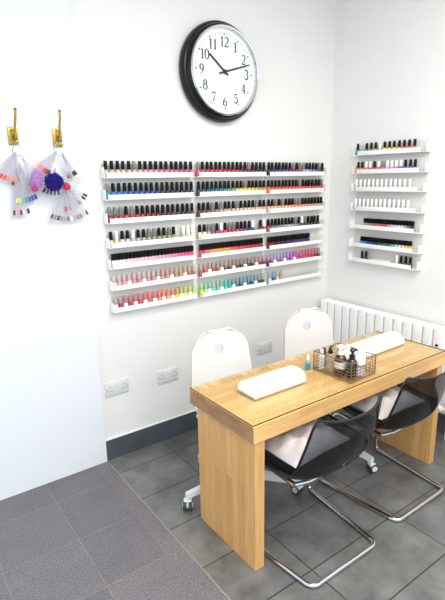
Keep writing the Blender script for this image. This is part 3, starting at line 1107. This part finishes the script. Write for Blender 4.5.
def smoky_chair(label, x, yy, rz):
    t = thing('cantilever_chair', label, 'chair', (x, yy, 0), rz, 'smoky cantilever chairs')
    P = spline([(.208, .440, .21), (.198, .455, .235), (.155, .462, .252), (.05, .450, .258), (-.06, .438, .258), (-.135, .438, .254), (-.185, .468, .248), (-.212, .52, .242), (-.232, .58, .234), (-.250, .645, .224), (-.264, .705, .214), (-.271, .735, .206), (-.276, .752, .188)], 5)
    n = len(P)
    NU = 26
    rings = []
    for i, (py, pz, w) in enumerate(P):
        a, c_ = P[max(0, i - 1)], P[min(n - 1, i + 1)]
        ty, tz = c_[0] - a[0], c_[1] - a[1]
        l = math.hypot(ty, tz)
        ny, nz = tz / l, -ty / l
        rings.append([(w * u, py + ny * .055 * abs(u) ** 2.6, pz + nz * .055 * abs(u) ** 2.6) for u in [-1 + 2 * k / NU for k in range(NU + 1)]])
    b = MB(); b.rings(rings, False, False)
    sh = b.done('seat_shell', [SMK, SMKE], t)
    pt = sh.parent
    sh.parent = None
    solid(sh, .006)
    sh.parent = pt
    # raised dark bead round the edge of the shell
    edge = [r[0] for r in rings] + rings[-1][1:-1] + [r[-1] for r in reversed(rings)] + list(reversed(rings[0][1:-1]))
    b = MB(); b.tube(edge, .0060, 8, closed=True)
    b.done('edge_bead', SMKE, t)
    path = [(-.19, -.10, .418), (-.20, .19, .432), (-.262, .245, .0125), (-.214, -.243, .0125), (.214, -.243, .0125), (.262, .245, .0125), (.20, .19, .432), (.19, -.10, .418)]
    b = MB(); b.tube(fillet(path, .042, 8), .0115, 12)
    b.done('tube_frame', CHROME, t)
    b = MB(); b.tube([(-.19, -.10, .418), (-.12, -.118, .416), (.12, -.118, .416), (.19, -.10, .418)], .0105, 12)
    b.done('cross_rail', CHROME, t)
    for sx in (-1, 1):
        b = MB(); b.box((sx * .193, .05, .436), (.03, .07, .012), .003)
        b.done('mounting_pad', BLACK, t)
    return t


smoky_chair('smoky see-through chair on chrome cantilever frame nearest the partition', 1.472, -1.212, 0)
smoky_chair('smoky see-through chair on chrome cantilever frame nearest the side wall', 2.105, -1.182, 0)


def pillow(label, x, yy, z, rz, w, h):
    b = MB()
    n = 22
    rows = []
    for side in (1, -1):
        rows.append([])
        for i in range(n + 1):
            r_ = []
            for j in range(n + 1):
                u, v = -1 + 2 * i / n, -1 + 2 * j / n
                e = max(0, (1 - abs(u) ** 2.6)) ** .5 * max(0, (1 - abs(v) ** 2.6)) ** .5
                pin = 1 - .05 * (abs(u) * (1 - abs(v)) + abs(v) * (1 - abs(u)))
                wr = .009 * math.sin(9 * u + 4 * v) * e + .007 * math.sin(13 * v - 7 * u + 1) * e + .004 * math.sin(17 * u + 11 * v) * e
                zz = h * (side * .5 * e + .5) + (wr if side > 0 else 0)
                r_.append((u * w * pin, v * w * pin, zz))
            rows[-1].append(r_)
    for g in rows:
        b.rings(g, False, False)
    m = plain('satin', (192, 184, 183), .4, var=.06, scale=12)
    o = b.done('seat_cushion', m, None, (x, yy, z), smooth=60)
    o.rotation_euler = (0, 0, rz)
    return tag(o, label, 'cushion', 'satin seat cushions')


pillow('pale satin cushion on the smoky chair nearest the partition', 1.435, -1.150, .474, .05, .185, .092)
pillow('pale satin cushion on the smoky chair nearest the side wall', 2.075, -1.122, .474, -.04, .185, .092)

# ------------------------------------------------------------------ brass hooks and nail swatches
def hook(label, px, py_top, py_plate0, py_plate1, pxp):
    top = at_y(px, py_top, -.075)
    pa, pb = at_y(pxp, py_plate0, -.02), at_y(pxp, py_plate1, -.02)
    t = thing('brass_hook', label, 'hook', (pa.x, -.016, (pa.z + pb.z) / 2), 0, 'brass hooks on the partition')
    hh = (pa.z - pb.z) / 2
    b = MB(); b.box((0, -.004, 0), (.046, .008, hh * 2), .002)
    for i in range(14):
        b.box((random.uniform(-.018, .018), -.009, random.uniform(-hh * .85, hh * .85)), (.010, .004, .010), .0015, rot=Matrix.Rotation(random.random() * 3, 4, 'Y'))
    b.done('back_plate', BRASS, t)
    tl = Vector((top.x - pa.x, -.059, top.z - (pa.z + pb.z) / 2))
    b = MB(); b.tube([(0, -.006, 0), (.002, -.03, hh * .3), tl * .75 + Vector((.001, -.012, 0)), tl], [.007, .0065, .006, .0065], 8)
    b.lathe([(.0045, -.006), (.009, 0), (.0045, .006)], 10, tl)
    b.done('long_arm', BRASS, t)
    b = MB(); b.tube(spline([(0, -.006, -hh * .2), (.002, -.032, -hh * .5), (.003, -.042, -hh * .25), (.003, -.046, hh * .25)], 5), .0055, 8)
    b.done('short_arm', BRASS, t)
    return t


hook('brass hook on the partition holding the swatches with the lilac pompom', 15, 109, 127.5, 145, 12)
hook('brass hook on the partition holding the swatches with the blue pompom', 59.5, 111, 129, 147, 56.5)

STK = clear('swatch_clear', (.91, .91, .93), 1.4, .1, .28, (208, 204, 210))
tipm = lambda c: plain('tip_%d_%d_%d' % c, c, .2, coat=.3)


def swatches(name_label, ring_px, ring_r, fans):
    c0 = at_y(ring_px[0], ring_px[1], -.058)
    t = thing('nail_swatch_keyring', name_label, 'nail swatches', c0, 0, 'nail swatches hanging on the partition')
    b = MB(); b.tube([(ring_r * math.cos(2 * PI * i / 28), .004 * math.sin(4 * PI * i / 28), ring_r * math.sin(2 * PI * i / 28)) for i in range(28)], .0022, 6, closed=True)
    b.done('split_ring', STEEL, t)
    layer = 0
    for pivot, tips, Wd in fans:
        for k, (tx, tz_, col, tl) in enumerate(tips):
            Y = -.048 - .0016 * (layer % 9)
            layer += 1
            A = at_y(pivot[0], pivot[1], Y) - c0
            B = at_y(tx, tz_, Y) - c0
            d = (B - A)
            L = d.length
            d.normalize()
            nn = Vector((-d.z, 0, d.x))
            # tapered strip with a rounded painted nail at the end
            def strip(s0, s1, w0, w1, th, yo):
                rings = []
                for s, w in ((s0, w0), (s0 + (s1 - s0) * .5, (w0 + w1) / 2), (s1, w1)):
                    p = A + d * s
                    rings.append([p + nn * w + Vector((0, yo, 0)), p - nn * w + Vector((0, yo, 0)), p - nn * w + Vector((0, yo - th, 0)), p + nn * w + Vector((0, yo - th, 0))])
                return rings
            b = MB(); b.rings(strip(0, L, Wd * .35, Wd, .0009, 0))
            st = b.done('swatch_stick', STK, t, smooth=0)
            if col:
                b = MB(); b.rings(strip(L - tl, L + .001, Wd * .92, Wd * 1.02, .0016, .0003))
                b.done('painted_tip', tipm(col), st, smooth=0)
    return t


def fan(cx, cy, R_, a0, a1, cols, tl=.023):
    """tips on an arc in picture measure (degrees from straight down, + to the right)"""
    out = []
    n = len(cols)
    for i, c_ in enumerate(cols):
        a = math.radians(a0 + (a1 - a0) * (i / max(1, n - 1)))
        out.append((cx + R_ * math.sin(a), cy + R_ * math.cos(a), c_, tl))
    return (cx, cy), out


RED, CORAL, BLK, DRED, BRNC, GREY = (205, 40, 50), (230, 120, 90), (24, 22, 26), (110, 24, 34), (120, 84, 74), (150, 140, 140)
p1, f1 = fan(15, 152, 30, -46, 2, [(190, 40, 50), (205, 40, 50), RED, (215, 60, 60), CORAL, (225, 140, 110), (225, 130, 100)])
p2, f2 = fan(19, 163, 40, -3, 26, [(222, 205, 90), (180, 205, 130), (90, 170, 120), (50, 140, 150), (50, 110, 170), (40, 60, 150), (30, 36, 100)])
p3, f3 = fan(16, 168, 47, -2, 16, [(60, 34, 36), (210, 160, 150), (200, 150, 140), (70, 40, 44), (214, 206, 206), (190, 186, 186), (40, 34, 38)])
p3b, f3b = fan(16, 153, 32, -6, 4, [(30, 26, 30), (200, 190, 190)])
p4, f4 = fan(22, 157, 32, 18, 42, [(200, 150, 200), (190, 120, 180), None, (214, 190, 220)])
swatches('fan swatches on a keyring by the lilac pompom, with red and rainbow tips', (18, 150.5), .026,
         [(p3, f3, .0062), (p1, f1, .0068), (p2, f2, .0066), (p3b, f3b, .006), (p4, f4, .006)])
p5, f5 = fan(57, 151, 25, -55, -20, [(225, 170, 150), (225, 120, 110), (228, 130, 120), (215, 60, 60), (150, 30, 40), DRED])
p6, f6 = fan(62, 153, 26, 16, 34, [DRED, (150, 30, 40), None, BLK, BLK])
p7, f7 = fan(66, 182, 39, -22, 34, [(90, 70, 70), (150, 130, 130), (60, 50, 54), (140, 126, 126), (160, 150, 150), (120, 104, 104), (220, 210, 210), (170, 150, 146), (140, 120, 116), (150, 110, 110), (200, 180, 176), (90, 80, 84)])
p8, f8 = fan(64, 184, 26, 40, 62, [(40, 60, 90), (210, 205, 215), BLK, BLK])
p9, f9 = fan(55, 168, 27, -26, 8, [(60, 34, 34), BRNC, (110, 60, 60), (130, 80, 76), (80, 44, 44)])
p10, f10 = fan(64, 180, 31, 4, 12, [(190, 50, 50), (150, 40, 44)])
p11, f11 = fan(60, 168, 25, 50, 58, [None, (230, 190, 180)])
swatches('fan swatches on a keyring by the blue pompom, with grey and brown tips', (60.5, 149.5), .033,
         [(p9, f9, .006), (p7, f7, .0068), (p10, f10, .006), (p8, f8, .0062), (p5, f5, .0064), (p6, f6, .0064), (p11, f11, .0058)])


def pompom(label, px, py, Y, rad, col, n, ln, sink=(1, 1, 1)):
    c0 = at_y(px, py, Y)
    b = MB()
    bm2 = bmesh.new()
    bmesh.ops.create_icosphere(bm2, subdivisions=3, radius=rad * .72)
    b._add(bm2)
    for i in range(n):
        z = 1 - 2 * (i + .5) / n
        a = i * 2.39996
        s = math.sqrt(1 - z * z)
        d = Vector((s * math.cos(a), s * math.sin(a), z)) + Vector((random.uniform(-.2, .2), random.uniform(-.2, .2), random.uniform(-.2, .2)))
        d.normalize()
        L = rad * random.uniform(.88, ln)
        b.tube([d * rad * .55, d * L], [rad * .10, rad * .03], 4)
    for v in b.bm.verts:
        v.co = Vector((v.co.x * sink[0], v.co.y * sink[1], v.co.z * sink[2]))
    o = b.done('pompom_charm', plain('fluff_%d_%d_%d' % col, col, .9, var=.25, scale=60), None, c0, smooth=60)
    return o


tag(pompom('x', 54, 182, -.105, .047, (34, 28, 130), 420, 1.1), 'deep blue fluffy pompom hanging on the swatch keyring', 'pompom', 'pompoms on the keyrings')
tag(pompom('x', 37, 179, -.09, .036, (196, 150, 205), 380, 1.15, (.85, .85, 1.25)), 'lilac fluffy pompom hanging beside the blue one', 'pompom', 'pompoms on the keyrings')
tag(pompom('x', 66.5, 186.5, -.115, .021, (214, 60, 96), 160, 1.15), 'small pinkish red pompom tucked beside the blue one', 'pompom', 'pompoms on the keyrings')
tag(pompom('x', 35, 189, -.10, .016, (196, 70, 150), 140, 1.2), 'small magenta tuft under the lilac pompom', 'pompom', 'pompoms on the keyrings')

# ------------------------------------------------------------------ light
w = bpy.data.worlds.new('world')
S.world = w
w.use_nodes = True
bg = w.node_tree.nodes['Background']
bg.inputs[0].default_value = (.79, .90, 1, 1)
bg.inputs[1].default_value = 1.45


def lamp(x, yy, sx, sy, e, col):
    l = bpy.data.lights.new('ceiling_panel_light', 'AREA')
    l.shape = 'RECTANGLE'
    l.size, l.size_y = sx, sy
    l.energy = e
    l.color = col
    o = bpy.data.objects.new('ceiling_panel_light', l)
    COL.objects.link(o)
    o.location = (x, yy, HC - .01)
    return o


lamp(1.5, -1.9, 1.2, .6, 34, (1, .97, .93))
lamp(.2, -2.8, 1.2, .6, 34, (1, .97, .93))
lamp(1.9, -3.6, 1.2, .6, 30, (1, .97, .93))

S.view_settings.view_transform = 'Standard'
S.view_settings.look = 'None'
S.view_settings.gamma = 1
S.view_settings.use_curve_mapping = False
S.view_settings.exposure = .36
S.cycles.use_denoising = True
S.cycles.transparent_max_bounces = 32
S.cycles.max_bounces = 10
S.cycles.diffuse_bounces = 6
S.cycles.sample_clamp_indirect = 8
print('bottles', NB)
